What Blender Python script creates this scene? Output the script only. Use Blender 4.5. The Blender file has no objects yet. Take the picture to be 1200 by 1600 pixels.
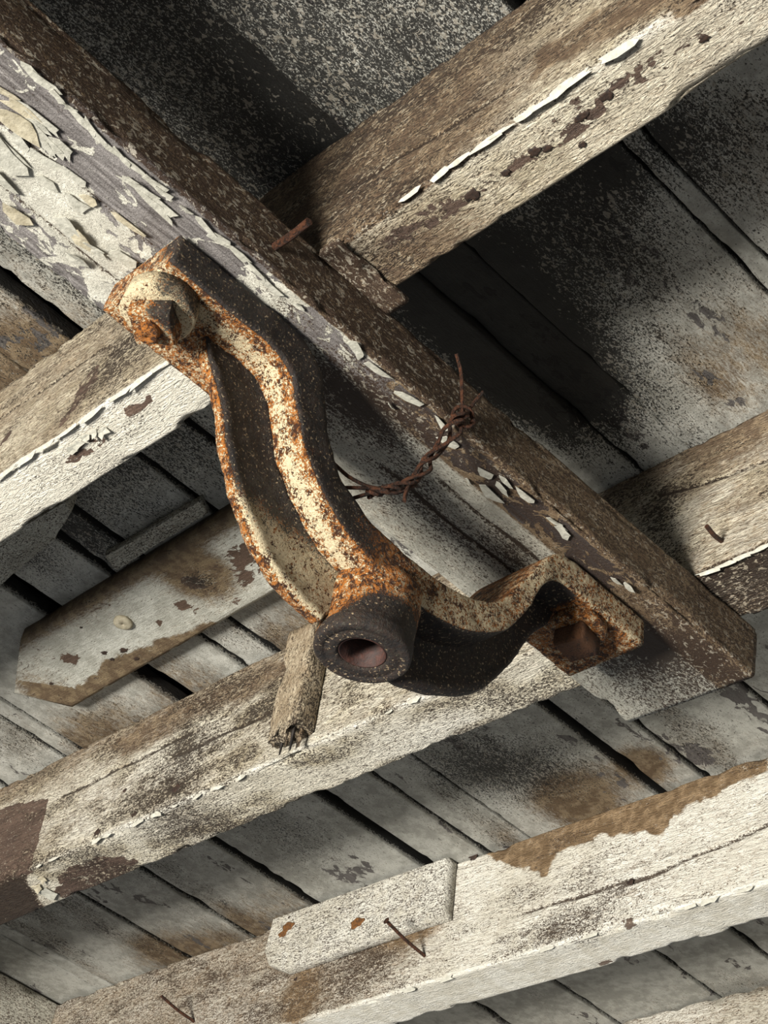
import bpy, math, random
import numpy as np
from mathutils import Matrix, Vector
rng = random.Random(7)
sc = bpy.context.scene
COL = sc.collection
# ------------------------------------------------------------------ camera, world, light, exposure
ZO = 2.0                       # height of the camera above the ground; lengths below are metres from the camera
F = 2758.34
R = np.array([[0.6948, 0.699, 0.1693], [-0.3752, 0.5532, -0.7438], [-0.6135, 0.4533, 0.6466]])
u_, s_, v_ = np.linalg.svd(R); R = u_ @ v_
cam = bpy.data.objects.new('camera', bpy.data.cameras.new('camera')); COL.objects.link(cam)
cam.data.sensor_fit = 'VERTICAL'; cam.data.sensor_height = 36; cam.data.lens = F / 1600 * 36
cam.data.clip_start = .01
cam.matrix_world = Matrix([[*c, t] for c, t in zip(np.stack([R[0], -R[1], -R[2]], 1).tolist(), (0, 0, ZO))] + [[0, 0, 0, 1]])
sc.camera = cam
world = bpy.data.worlds.new('world'); sc.world = world; world.use_nodes = True
bg = world.node_tree.nodes['Background']
bg.inputs[0].default_value = (.94, .97, 1.0, 1); bg.inputs[1].default_value = .22
def area(name, loc, aim, size, power, col):
    l = bpy.data.lights.new(name, 'AREA'); l.shape = 'RECTANGLE'; l.size, l.size_y = size; l.energy = power; l.color = col
    o = bpy.data.objects.new(name, l); COL.objects.link(o); o.location = loc
    o.rotation_euler = (Vector(aim) - Vector(loc)).to_track_quat('-Z', 'Y').to_euler()
    return o
# daylight thrown up through the open front of the building
area('doorway_light', (-.38, -3.4, .55), (-.85, .8, ZO + .85), (1.3, .9), 590, (1, .96, .885))
sc.view_settings.view_transform = 'Standard'; sc.view_settings.look = 'None'
sc.view_settings.gamma = 1; sc.view_settings.use_curve_mapping = False; sc.view_settings.exposure = 0
# ------------------------------------------------------------------ measured frame of the ceiling (z relative to camera)
ZC, ZB, ZP = 1.0, .8522, .8066            # boards, joist undersides, underside of the mounting plank
JY = {0: (.0095, .055), 1: (.3959, .0499), 3: (.7833, .0604), 4: (1.1654, .0567), 5: (1.5484, .055)}
PX0, PX1 = -.781, -.6615
XT = -2.064                               # face of the trimmer
def at(px, py, ax, v):                    # where the sight line of a photo point meets a plane of the building
    d = R.T @ np.array([(px - 600) / F, (py - 800) / F, 1.]); return d * v / d['xyz'.index(ax)]
# ------------------------------------------------------------------ helpers
def lin(c): return tuple(((x / 255) / 12.92 if x / 255 <= .04045 else ((x / 255 + .055) / 1.055) ** 2.4) for x in c) + (1,)
def _h(i, seed):
    n = (i[..., 0] * 374761393 + i[..., 1] * 668265263 + i[..., 2] * 2147483647 + seed * 144665) & 0xffffffff
    n = ((n ^ (n >> 13)) * 1274126177) & 0xffffffff; n = (n ^ (n >> 16)) & 0xffffff
    return n / float(0xffffff)
def vn(p, sc_, seed=0):                   # value noise 0..1
    q = np.asarray(p) * np.asarray(sc_, float); i = np.floor(q).astype(np.int64); f = q - i; f = f * f * (3 - 2 * f); o = 0
    for a in (0, 1):
        for b in (0, 1):
            for c in (0, 1):
                w = (f[..., 0] if a else 1 - f[..., 0]) * (f[..., 1] if b else 1 - f[..., 1]) * (f[..., 2] if c else 1 - f[..., 2])
                o = o + w * _h(i + np.array([a, b, c]), seed)
    return o
def fb(p, s, seed=0): return (vn(p, s, seed) * .55 + vn(p, np.array(s) * 2.1, seed + 1) * .28 + vn(p, np.array(s) * 4.3, seed + 2) * .17)
def ss(x, a, b):
    t = np.clip((x - a) / (b - a), 0, 1); return t * t * (3 - 2 * t)
def G(co, c, r, s=1.):                    # soft patch of wear around a point of a surface
    return s * np.exp(-(((co - np.asarray(c)) / np.asarray(r)) ** 2).sum(1))
def PG(co, pts, ax, v, soft=.006, s=1.):  # patch of wear with its own outline on one face
    k = ['xyz'.index(a) for a in 'xyz' if a != ax]; P = np.array([at(*p, ax, v)[k] for p in pts]); q = co[:, k]
    ins = np.zeros(len(q), bool); dm = np.full(len(q), 1e9)
    for a, b in zip(P, np.roll(P, -1, 0)):
        c = (a[1] > q[:, 1]) != (b[1] > q[:, 1]); d = b - a
        ins ^= c & (q[:, 0] < d[0] * (q[:, 1] - a[1]) / (d[1] if d[1] else 1e-12) + a[0])
        t = np.clip(((q - a) @ d) / (d @ d + 1e-12), 0, 1); dm = np.minimum(dm, np.hypot(*(q - a - t[:, None] * d).T))
    jit = (fb(co, (70, 70, 70), 66) - .5) * min(soft * 5, .022)
    return s * ss(np.where(ins, dm, -dm) + jit, -soft, soft) * (np.abs(co[:, 'xyz'.index(ax)] - v) < .006)
def obj(name, V, Fc, mat, parent=None, loc=None, wear=None, smooth=True):
    V = np.asarray(V, float)
    me = bpy.data.meshes.new(name)
    base = np.zeros(3)
    if parent is not None: base = np.array(parent['_b']) if '_b' in parent else np.zeros(3)
    elif loc is not None: base = np.array(loc, float)
    me.from_pydata((V - base).tolist(), [], Fc)
    me.polygons.foreach_set('use_smooth', [bool(smooth and len(f) <= 4) for f in Fc])
    if wear is not None:
        a = me.color_attributes.new('wear', 'FLOAT_COLOR', 'POINT')
        a.data.foreach_set('color', np.clip(wear, 0, 1.5).astype(np.float32).ravel())
    me.materials.append(mat); me.validate()
    o = bpy.data.objects.new(name, me); COL.objects.link(o)
    if parent is not None: o.parent = parent
    else: o.location = base + [0, 0, ZO]
    o['_b'] = [float(x) for x in base]
    return o
def tag(o, label=None, cat=None, group=None, kind=None):
    for k, v in (('label', label), ('category', cat), ('group', group), ('kind', kind)):
        if v: o[k] = v
    return o
def empty(name, loc):
    o = bpy.data.objects.new(name, None); COL.objects.link(o); o.location = np.array(loc) + [0, 0, ZO]; o['_b'] = [float(x) for x in loc]
    o.empty_display_size = .02; return o
def orient(V, Fc):
    V = np.asarray(V); vol = 0.
    for f in Fc[::max(1, len(Fc) // 4000)]: vol += np.dot(V[f[0]], np.cross(V[f[1]], V[f[2]]))
    return Fc
def rect(a0, a1, b0, b1, r, res):         # closed rounded rectangle
    P = []
    cs = [(a1 - r, b1 - r, 0), (a0 + r, b1 - r, 90), (a0 + r, b0 + r, 180), (a1 - r, b0 + r, 270)]
    for ca, cb, s in cs:
        for k in range(4): t = math.radians(s + k * 30); P.append((ca + r * math.cos(t), cb + r * math.sin(t)))
    out = []
    for p, q in zip(P, P[1:] + P[:1]):
        n = max(1, int(math.hypot(q[0] - p[0], q[1] - p[1]) / res)); 
        for k in range(n): out.append((p[0] + (q[0] - p[0]) * k / n, p[1] + (q[1] - p[1]) * k / n))
    return np.array(out)
AX = {'x': (0, 1, 2), 'y': (1, 0, 2), 'z': (2, 0, 1)}
def tubefaces(n, k, caps=True):
    i = np.arange(n - 1)[:, None] * k; j = np.arange(k)[None]; j2 = (j + 1) % k
    Fc = np.stack([i + j, i + k + j, i + k + j2, i + j2], -1).reshape(-1, 4).tolist()
    if caps: Fc += [list(range(k)), list(range((n - 1) * k, n * k))[::-1]]
    return Fc
def beam(axis, l0, l1, a0, a1, b0, b1, r=.003, res=.005, step=.006, rough=.0012, wear_edge=.004, seed=0, skew=0.):
    S = rect(a0, a1, b0, b1, r, res); n = max(2, int((l1 - l0) / step)); L = np.linspace(l0, l1, n)
    l, a, b = AX[axis]; V = np.zeros((n, len(S), 3)); V[..., l] = L[:, None]; V[..., a] = S[None, :, 0]; V[..., b] = S[None, :, 1]
    if skew: V[..., l] += skew * ((V[..., a] - a0) / (a1 - a0)) * ((L - l0) / (l1 - l0))[:, None]
    V = V.reshape(-1, 3); ca, cb = (a0 + a1) / 2, (b0 + b1) / 2
    sc1 = np.array([40., 40, 40]); sc1[l] = 6
    d = (fb(V, sc1, seed) - .5) * 2 * rough
    da = np.minimum(np.abs(V[:, a] - a0), np.abs(V[:, a] - a1)); db = np.minimum(np.abs(V[:, b] - b0), np.abs(V[:, b] - b1))
    corner = np.exp(-(np.maximum(da, db) / .006) ** 2)
    sc2 = np.array([90., 90, 90]); sc2[l] = 35
    ch = ss(fb(V, sc2, seed + 9), .5, .72) * corner * wear_edge
    dirv = np.zeros_like(V); dirv[:, a] = np.sign(V[:, a] - ca) * (da < .003); dirv[:, b] = np.sign(V[:, b] - cb) * (db < .003)
    V = V + dirv * (d - ch)[:, None]
    return V, tubefaces(n, len(S))
def prism(P2, ax, v0, v1, bevel=.0015):   # polygon (2D, in the two other axes) with thickness
    k = ['xyz'.index(a) for a in 'xyz' if a != ax]; P = np.array(P2, float); c = P.mean(0); m = len(P)
    rings = [(v0, bevel), (v0 + (v1 - v0) * .12, 0), (v1 - (v1 - v0) * .12, 0), (v1, bevel)]; V = []
    for v, b in rings:
        q = c + (P - c) * (1 - b / np.linalg.norm(P - c, axis=1, keepdims=True))
        W = np.zeros((m, 3)); W[:, k] = q; W[:, 'xyz'.index(ax)] = v; V.append(W)
    return np.concatenate(V), tubefaces(4, m)
def densify(P, res):
    out = []
    for p, q in zip(P, P[1:] + P[:1]):
        p, q = np.array(p), np.array(q); n = max(1, int(np.linalg.norm(q - p) / res)); out += [p + (q - p) * t / n for t in range(n)]
    return out
def tube(pts, rad, k=8, caps=True):
    P = np.array(pts, float); n = len(P); T = np.gradient(P, axis=0); T /= np.linalg.norm(T, axis=1, keepdims=True) + 1e-12
    rad = np.broadcast_to(rad, (n,)); u = np.cross(T[0], [.3, .5, .8]); V = []
    for i in range(n):
        u = u - T[i] * (u @ T[i]); u /= np.linalg.norm(u); w = np.cross(T[i], u)
        for j in range(k):
            t = 2 * math.pi * j / k; V.append(P[i] + rad[i] * (math.cos(t) * u + math.sin(t) * w))
    return np.array(V), tubefaces(n, k, caps)
def spline(pts, n):                       # Catmull-Rom, evenly stepped
    P = np.array(pts, float); P = np.vstack([2 * P[0] - P[1], P, 2 * P[-1] - P[-2]]); o = []
    for i in range(1, len(P) - 2):
        for t in np.linspace(0, 1, 24, endpoint=False):
            a, b, c, d = P[i - 1:i + 3]; o.append(.5 * (2 * b + (c - a) * t + (2 * a - 5 * b + 4 * c - d) * t * t + (3 * b - a - 3 * c + d) * t ** 3))
    o.append(P[-2]); o = np.array(o); s = np.r_[0, np.cumsum(np.linalg.norm(np.diff(o, axis=0), axis=1))]
    t = np.linspace(0, s[-1], n); return np.stack([np.interp(t, s, o[:, j]) for j in range(o.shape[1])], 1)
def lathe(prof, c, k=48, axis='z'):       # prof: closed list of (radius, height)
    V = []; l, a, b = AX[axis]
    for (r, h) in prof:
        for j in range(k):
            t = 2 * math.pi * j / k; p = np.array(c, float); p[a] += r * math.cos(t); p[b] += r * math.sin(t); p[l] += h; V.append(p)
    n = len(prof); Fc = []
    for i in range(n):
        for j in range(k): Fc.append([i * k + j, i * k + (j + 1) % k, ((i + 1) % n) * k + (j + 1) % k, ((i + 1) % n) * k + j])
    return np.array(V), Fc
# ------------------------------------------------------------------ materials
class NT:
    def __init__(s, name):
        s.m = bpy.data.materials.new(name); s.m.use_nodes = True; s.t = s.m.node_tree; s.b = s.t.nodes['Principled BSDF']
    def n(s, typ, ins=None, **kw):
        x = s.t.nodes.new(typ)
        for k, v in kw.items(): setattr(x, k, v)
        for k, v in (ins or {}).items():
            if hasattr(v, 'is_output'): s.t.links.new(v, x.inputs[k])
            else: x.inputs[k].default_value = v
        return x
    def math(s, op, a, b=0., c=0., clamp=False): return s.n('ShaderNodeMath', {0: a, 1: b, 2: c}, operation=op, use_clamp=clamp).outputs[0]
    def noise(s, co, scale, det=4., rough=.6, dist=0.): return s.n('ShaderNodeTexNoise', {'Vector': co, 'Scale': scale, 'Detail': det, 'Roughness': rough, 'Distortion': dist}).outputs[0]
    def step(s, x, a, b, lo=0., hi=1.): return s.n('ShaderNodeMapRange', {0: x, 1: a, 2: b, 3: lo, 4: hi}, interpolation_type='SMOOTHSTEP').outputs[0]
    def map(s, x, a, b, lo=0., hi=1.): return s.n('ShaderNodeMapRange', {0: x, 1: a, 2: b, 3: lo, 4: hi}).outputs[0]
    def mix(s, f, a, b, mode='MIX'):
        x = s.n('ShaderNodeMix', data_type='RGBA', blend_type=mode)
        for i, v in ((0, f), (6, a), (7, b)):
            if hasattr(v, 'is_output'): s.t.links.new(v, x.inputs[i])
            else: x.inputs[i].default_value = v
        return x.outputs[2]
def wood(name, axis, paint, paint2, stain, stain2, bare1, bare2, soot_shade, ridge=.6, ridgescale=1., bump=.9, sootscale=1., gloss=.62):
    T = NT(name); co = T.n('ShaderNodeTexCoord').outputs['Object']
    def stretch(k):
        s = [1., 1., 1.]; s['xyz'.index(axis)] = k
        return T.n('ShaderNodeMapping', {'Vector': co, 'Scale': tuple(s)}).outputs[0]
    c1, c2, c3 = stretch(.09), stretch(.26), stretch(.6)
    at_ = T.n('ShaderNodeAttribute', attribute_name='wear'); sep = T.n('ShaderNodeSeparateColor', {0: at_.outputs['Color']})
    Rr, Gg, Bb, Aa = sep.outputs[0], sep.outputs[1], sep.outputs[2], at_.outputs['Alpha']
    grain = T.map(T.noise(c1, 330., 5., .65, .4), .28, .72); big = T.map(T.noise(co, 11., 4., .6), .3, .7)
    mid = T.map(T.noise(co, 70., 5., .65), .3, .7); rid = T.map(T.noise(c2, 300. * ridgescale, 4., .6, 1.5), .3, .7)
    fine = T.map(T.noise(c3, 780. * sootscale, 3., .75, .6), .3, .7); chip = T.map(T.noise(c3, 95., 6., .62, .8), .3, .7)
    # paint
    pc = T.mix(T.step(T.math('ADD', mid, T.math('MULTIPLY', big, .8)), .5, 1.3), lin(paint2), lin(paint))
    pc = T.mix(T.math('MULTIPLY', T.math('MULTIPLY_ADD', fine, .4, .6), Aa, clamp=True), pc, lin((226, 223, 212)))
    # brown staining soaked into the paint
    sm = T.math('ADD', T.math('MULTIPLY', Bb, 1.5), T.math('ADD', T.math('MULTIPLY', mid, .25), T.math('ADD', T.math('MULTIPLY', fine, .4), T.math('MULTIPLY', T.math('SUBTRACT', 1., rid), .45))))
    sm = T.step(sm, .8, 1.6)
    col = T.mix(sm, pc, T.mix(T.step(mid, .3, .8), lin(stain2), lin(stain)))
    # paint lost
    bs = T.math('ADD', Gg, T.math('ADD', T.math('MULTIPLY', T.math('SUBTRACT', chip, .5), .8), T.math('MULTIPLY', T.math('SUBTRACT', grain, .5), .2)))
    bm = T.step(bs, .56, .6)
    wc = T.mix(grain, lin(bare1), lin(bare2)); wc = T.mix(T.step(big, .2, .9, 0., .3), wc, lin(bare1)); wc = T.mix(T.math('MULTIPLY', Bb, .8, clamp=True), wc, T.mix(grain, lin(soot_shade), lin(bare1)))
    col = T.mix(bm, col, wc)
    # soot and mould speckle, which also carries painted-in shade
    nf = T.math('ADD', T.math('MULTIPLY', fine, .66), T.math('ADD', T.math('MULTIPLY', mid, .14), T.math('MULTIPLY', T.math('SUBTRACT', 1., rid), .2)))
    nf = T.map(nf, .24, .76)
    sv = T.step(T.math('SUBTRACT', T.math('MULTIPLY_ADD', Rr, 1.12, nf), 1.), .0, .2)
    flk = T.map(T.noise(c3, 330. * sootscale, 2., .55, .8), .3, .7); fl2 = T.map(T.noise(co, 36., 3., .6), .3, .7)
    flk = T.math('SUBTRACT', T.math('ADD', flk, T.math('MULTIPLY', fl2, .22)), T.math('MULTIPLY', T.math('MAXIMUM', T.math('SUBTRACT', Rr, .9), 0.), 1.1))
    flk = T.step(flk, .80, .90)
    col = T.mix(T.math('MULTIPLY', sv, .95), col, T.mix(T.math('MULTIPLY', flk, .75), lin(soot_shade), T.mix(.5, pc, lin(stain))))
    T.t.links.new(col, T.b.inputs['Base Color'])
    T.b.inputs['Roughness'].default_value = gloss; T.b.inputs['Specular IOR Level'].default_value = .3
    h = T.math('ADD', T.math('MULTIPLY', rid, T.math('MULTIPLY', T.math('SUBTRACT', 1., bm), ridge)), T.math('MULTIPLY', grain, .25))
    h = T.math('ADD', h, T.math('MULTIPLY', fine, .22)); h = T.math('ADD', h, T.math('MULTIPLY', bm, -.45))
    bp = T.n('ShaderNodeBump', {'Strength': bump, 'Distance': .0028, 'Height': h})
    T.t.links.new(bp.outputs[0], T.b.inputs['Normal'])
    return T.m
M_JOIST = wood('joist_paint', 'x', (214, 206, 184), (176, 165, 140), (136, 118, 94), (96, 78, 60), (60, 46, 40), (112, 92, 78), (44, 33, 24), ridge=1.)
M_JOIST_PALE = wood('joist_paint_smooth', 'x', (216, 213, 202), (190, 184, 168), (140, 118, 90), (104, 84, 60), (80, 66, 58), (134, 118, 104), (58, 45, 34), ridge=.6)
M_BOARD = wood('ceiling_board_paint', 'y', (176, 175, 167), (142, 141, 133), (116, 101, 80), (84, 69, 52), (70, 66, 64), (112, 108, 106), (17, 16, 15), ridge=.25, bump=.55)
M_PLANK = wood('plank_paint', 'y', (206, 203, 189), (172, 169, 156), (134, 116, 92), (100, 82, 62), (60, 54, 52), (158, 153, 150), (58, 44, 34), ridge=.2, bump=.8)
M_SIDE = M_PLANK
M_SCRAP = wood('scrap_board_paint', 'x', (188, 188, 178), (152, 151, 140), (120, 104, 80), (90, 74, 56), (70, 54, 44), (112, 92, 78), (34, 28, 22), ridge=.2, bump=.6)
M_STICK = wood('stick_wood', 'z', (196, 184, 160), (150, 134, 110), (126, 102, 74), (90, 70, 50), (80, 66, 52), (130, 112, 90), (40, 30, 22), ridge=.6)
def rust(name, grease_shade=(33, 31, 30), dark=(58, 34, 20), orange=(166, 102, 40), pale=(206, 190, 156), bump=.9, scale=1., metal=.0):
    T = NT(name); co = T.n('ShaderNodeTexCoord').outputs['Object']
    at_ = T.n('ShaderNodeAttribute', attribute_name='wear'); sep = T.n('ShaderNodeSeparateColor', {0: at_.outputs['Color']})
    Rr, Gg, Bb = sep.outputs[0], sep.outputs[1], sep.outputs[2]
    n1 = T.map(T.noise(co, 420. * scale, 5., .7, .5), .3, .7); n2 = T.map(T.noise(co, 130. * scale, 5., .65, .5), .3, .7)
    n3 = T.map(T.noise(co, 640. * scale, 3., .6, 1.), .3, .7)
    oc = T.mix(T.step(T.math('ADD', n1, n2), .7, 1.25), lin(dark), lin(orange))
    pv = T.step(T.math('ADD', T.math('MULTIPLY', n3, .6), T.math('MULTIPLY_ADD', n2, .4, T.math('MULTIPLY', Gg, .9))), .92, 1.04)
    c = T.mix(pv, oc, lin(pale))
    gv = T.step(T.math('MULTIPLY_ADD', Rr, 1.3, T.math('ADD', T.math('MULTIPLY', n3, .45), T.math('MULTIPLY', n2, .4))), .95, 1.15)
    fk = T.step(T.map(T.noise(co, 520. * scale, 2., .5), .3, .7), .8, .92)
    gv = T.math('MULTIPLY', gv, T.math('MULTIPLY_ADD', T.math('MULTIPLY', fk, T.math('GREATER_THAN', 1.15, Rr)), 0., 1.))
    c = T.mix(T.math('MULTIPLY', gv, .96), c, T.mix(T.math('MULTIPLY', fk, T.math('GREATER_THAN', 1.15, Rr)), lin(grease_shade), lin((138, 122, 98))))  # dark layer: boss grease, plus shade painted on arm and bolt faces
    T.t.links.new(c, T.b.inputs['Base Color']); T.b.inputs['Roughness'].default_value = .6; T.b.inputs['Specular IOR Level'].default_value = .3
    h = T.math('ADD', T.math('MULTIPLY', n1, .6), T.math('ADD', T.math('MULTIPLY', n2, .5), T.math('MULTIPLY', pv, .35)))
    h = T.math('MULTIPLY', h, T.math('MULTIPLY_ADD', gv, -.55, 1.))
    bp = T.n('ShaderNodeBump', {'Strength': bump, 'Distance': .0022, 'Height': h}); T.t.links.new(bp.outputs[0], T.b.inputs['Normal'])
    return T.m
M_IRON = rust('rusted_painted_iron')
M_NAIL = rust('rusty_nail_iron', dark=(38, 24, 16), orange=(84, 50, 31), pale=(104, 70, 46), scale=1.6)
def plain(name, a, b, scale=90., rough=.7, bump=.4):
    T = NT(name); co = T.n('ShaderNodeTexCoord').outputs['Object']; n = T.map(T.noise(co, scale, 5., .65), .3, .7)
    T.t.links.new(T.mix(n, lin(a), lin(b)), T.b.inputs['Base Color']); T.b.inputs['Roughness'].default_value = rough
    bp = T.n('ShaderNodeBump', {'Strength': bump, 'Distance': .001, 'Height': n}); T.t.links.new(bp.outputs[0], T.b.inputs['Normal'])
    return T.m
M_FLAKE = plain('paint_flake_white', (146, 144, 132), (184, 182, 170), 200.)
M_FLAKE2 = plain('paint_flake_cream', (146, 137, 114), (184, 176, 154), 180.)
M_DARK = plain('dark_timber', (22, 18, 15), (40, 33, 27), 60.)
M_HOLE = plain('nail_hole_rot', (18, 12, 9), (58, 38, 24), 300.)
M_RUSTSPOT = plain('rust_spot', (40, 26, 15), (126, 80, 28), 400.)
# ------------------------------------------------------------------ ceiling boards
ceil = empty('ceiling', (-1, .8, ZC)); tag(ceil, 'weathered grey painted board ceiling above the joists', None, None, 'structure')
V, Fc = beam('y', -.35, 2.0, -2.4, .75, ZC + .055, ZC + .07, res=.5, step=.5, rough=0, wear_edge=0)
obj('gap_light_block', V, Fc, M_DARK, ceil)  # dark sheet added above the boards to keep sky light out of gaps
bays = [(-.33, .42, [(-2.1, 0), (-1.95, .01), (-1.79, .01), (-1.655, .012), (-1.52, .01), (-1.36, .012), (-1.23, .01), (-1.079, .009), (-1.008, .014), (-.84, .008), (-.68, .008), (-.515, .008), (-.36, .01), (-.2, .01), (-.04, .01), (.12, .01), (.28, .01), (.44, .01)]),
        (.421, .81, [(-2.1, 0), (-1.975, .006), (-1.79, .012), (-1.66, .012), (-1.545, .003), (-1.515, .012), (-1.335, .026), (-1.236, .011), (-1.19, .009), (-1.08, .011), (-1.008, .011), (-.85, .006), (-.733, .002), (-.684, .002), (-.535, .004), (-.514, .006), (-.36, .01), (-.2, .01), (-.04, .01), (.12, .01), (.28, .01), (.44, .01)]),
        (.811, 1.19, [(-2.1, 0), (-1.975, .006), (-1.945, .002), (-1.781, .01), (-1.657, .013), (-1.524, .013), (-1.336, .026), (-1.258, .004), (-1.195, .008), (-1.016, .014), (-.961, .005), (-.838, .007), (-.70, .01), (-.54, .01), (-.38, .01), (-.2, .01), (-.04, .01), (.12, .01), (.28, .01), (.44, .01)]),
        (1.191, 1.60, [(-2.1, 0), (-1.96, .01), (-1.8, .01), (-1.66, .01), (-1.52, .01), (-1.386, .011), (-1.229, .007), (-1.121, .008), (-.97, .01), (-.82, .01), (-.66, .01), (-.5, .01), (-.34, .01), (-.18, .01), (0, .01), (.16, .01), (.32, .01), (.44, .01)])]
zoff = {(0, 10): -.004, (0, 9): .010, (0, 8): .0, (1, 15): -.010, (1, 14): -.004, (1, 13): .0, (1, 16): .002, (2, 6): -.003, (2, 8): -.004}
def board_wear_shade(bi, seed):
    def w(co):
        n = len(co); W = np.zeros((n, 4)); y = co[:, 1]; x = co[:, 0]
        lo = fb(co, (9, 5, 5), seed); lo2 = fb(co, (16, 9, 9), seed + 40)
        y0 = {0: JY[0], 1: JY[1], 2: JY[3], 3: JY[4]}[bi]; y1 = {0: JY[1], 1: JY[3], 2: JY[4], 3: JY[5]}[bi][0]
        a = y0[0] + y0[1]; t = np.clip((y - a) / (y1 - a), 0, 1)
        W[:, 0] = .12 + .45 * ss(1 - t, .3, 1.) * ss(lo, .3, .7) + .3 * ss(lo2, .5, .8)  # joist shadow painted in with the soot, darkest just beyond each joist
        W[:, 2] = .12 + .42 * ss(t, .6, 1.) * ss(lo, .4, .7) + .25 * ss(lo2, .55, .8)
        W[:, 1] = .08 + .14 * lo2 + .38 * ss(fb(co, (34, 16, 9), seed + 70), .64, .74)
        if bi == 0:
            W[:, 0] = .70 + .22 * ss(lo, .3, .7) + .3 * ((x > -.84) & (x < -.684)) * ss(y, .15, .36)
            W[:, 0] -= .5 * ss(-.95 - x, 0, .05)
            W[:, 0] -= G(co, at(250, 170, 'z', ZC), (.05, .2, .2), .25)
            W[:, 2] += G(co, at(40, 560, 'z', ZC), (.08, .05, .1), .6)
        if bi == 1:
            W[:, 0] += G(co, at(735, 470, 'z', ZC), (.085, .105, .1), 1.3) + G(co, at(900, 600, 'z', ZC), (.06, .09, .1), .55) + G(co, at(850, 640, 'z', ZC), (.05, .06, .1), .35)  # soot beyond the joist, with its shadow painted in too
            W[:, 0] -= .6 * ss(-(x + .02 * (lo - .5)), .765, .80) * (x > -.9)
            W[:, 0] += G(co, at(1000, 230, 'z', ZC), (.05, .035, .1), .5) + G(co, at(1060, 620, 'z', ZC), (.02, .02, .1), .1)
            W[:, 1] += G(co, at(985, 440, 'z', ZC), (.006, .02, .1), .5) + G(co, at(1095, 585, 'z', ZC), (.006, .02, .1), .55) + G(co, at(1150, 628, 'z', ZC), (.008, .008, .1), .5)
            W[:, 2] += G(co, at(1130, 560, 'z', ZC), (.07, .05, .1), .25)
            W[:, 0] += ((x < -1.0) & (x > -1.3)) * ss(.64 - y, 0, .12) * .35
        if bi == 2:
            W[:, 0] += G(co, at(830, 1200, 'z', ZC), (.07, .06, .1), .6) + G(co, at(720, 1190, 'z', ZC), (.05, .05, .1), .4) + G(co, at(470, 1310, 'z', ZC), (.06, .06, .1), .3)
            W[:, 2] += G(co, at(890, 1230, 'z', ZC), (.05, .04, .1), .8) + G(co, at(1005, 1190, 'z', ZC), (.03, .03, .1), .7) + G(co, at(320, 1480, 'z', ZC), (.08, .05, .1), .6)
            W[:, 1] += G(co, at(545, 1375, 'z', ZC), (.03, .02, .1), .45) + G(co, at(1100, 1180, 'z', ZC), (.03, .012, .1), .5) + G(co, at(1195, 1120, 'z', ZC), (.02, .05, .1), .5)
        if bi == 3: W[:, 0] *= .6; W[:, 2] *= .5
        return W
    return w
for bi, (y0, y1, gaps) in enumerate(bays):
    for i in range(len(gaps) - 1):
        x0 = gaps[i][0] + gaps[i][1] / 2; x1 = gaps[i + 1][0] - gaps[i + 1][1] / 2
        seen = not (x0 > -.1 or (bi == 0 and x1 < -1.3) or (bi == 3 and (x1 < -1.6 or x0 > -.8)))
        dz = zoff.get((bi, i), (rng.random() - .5) * .005); s = bi * 30 + i
        V, Fc = beam('y', y0, y1, x0, x1, ZC + dz, ZC + dz + .02, r=.0014, res=.006 if seen else .05, step=.006 if seen else .1, rough=.0008, wear_edge=.0015, seed=s)
        V[:, 0] += (V[:, 1] - y0) * (rng.random() - .5) * .012
        W = board_wear_shade(bi, s)(V); W[:, 0] += 1.2 * (V[:, 2] > ZC + dz + .004); obj('board', V, Fc, M_BOARD, ceil, wear=W)  # board sides darkened in colour to deepen the shade in the gaps
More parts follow.
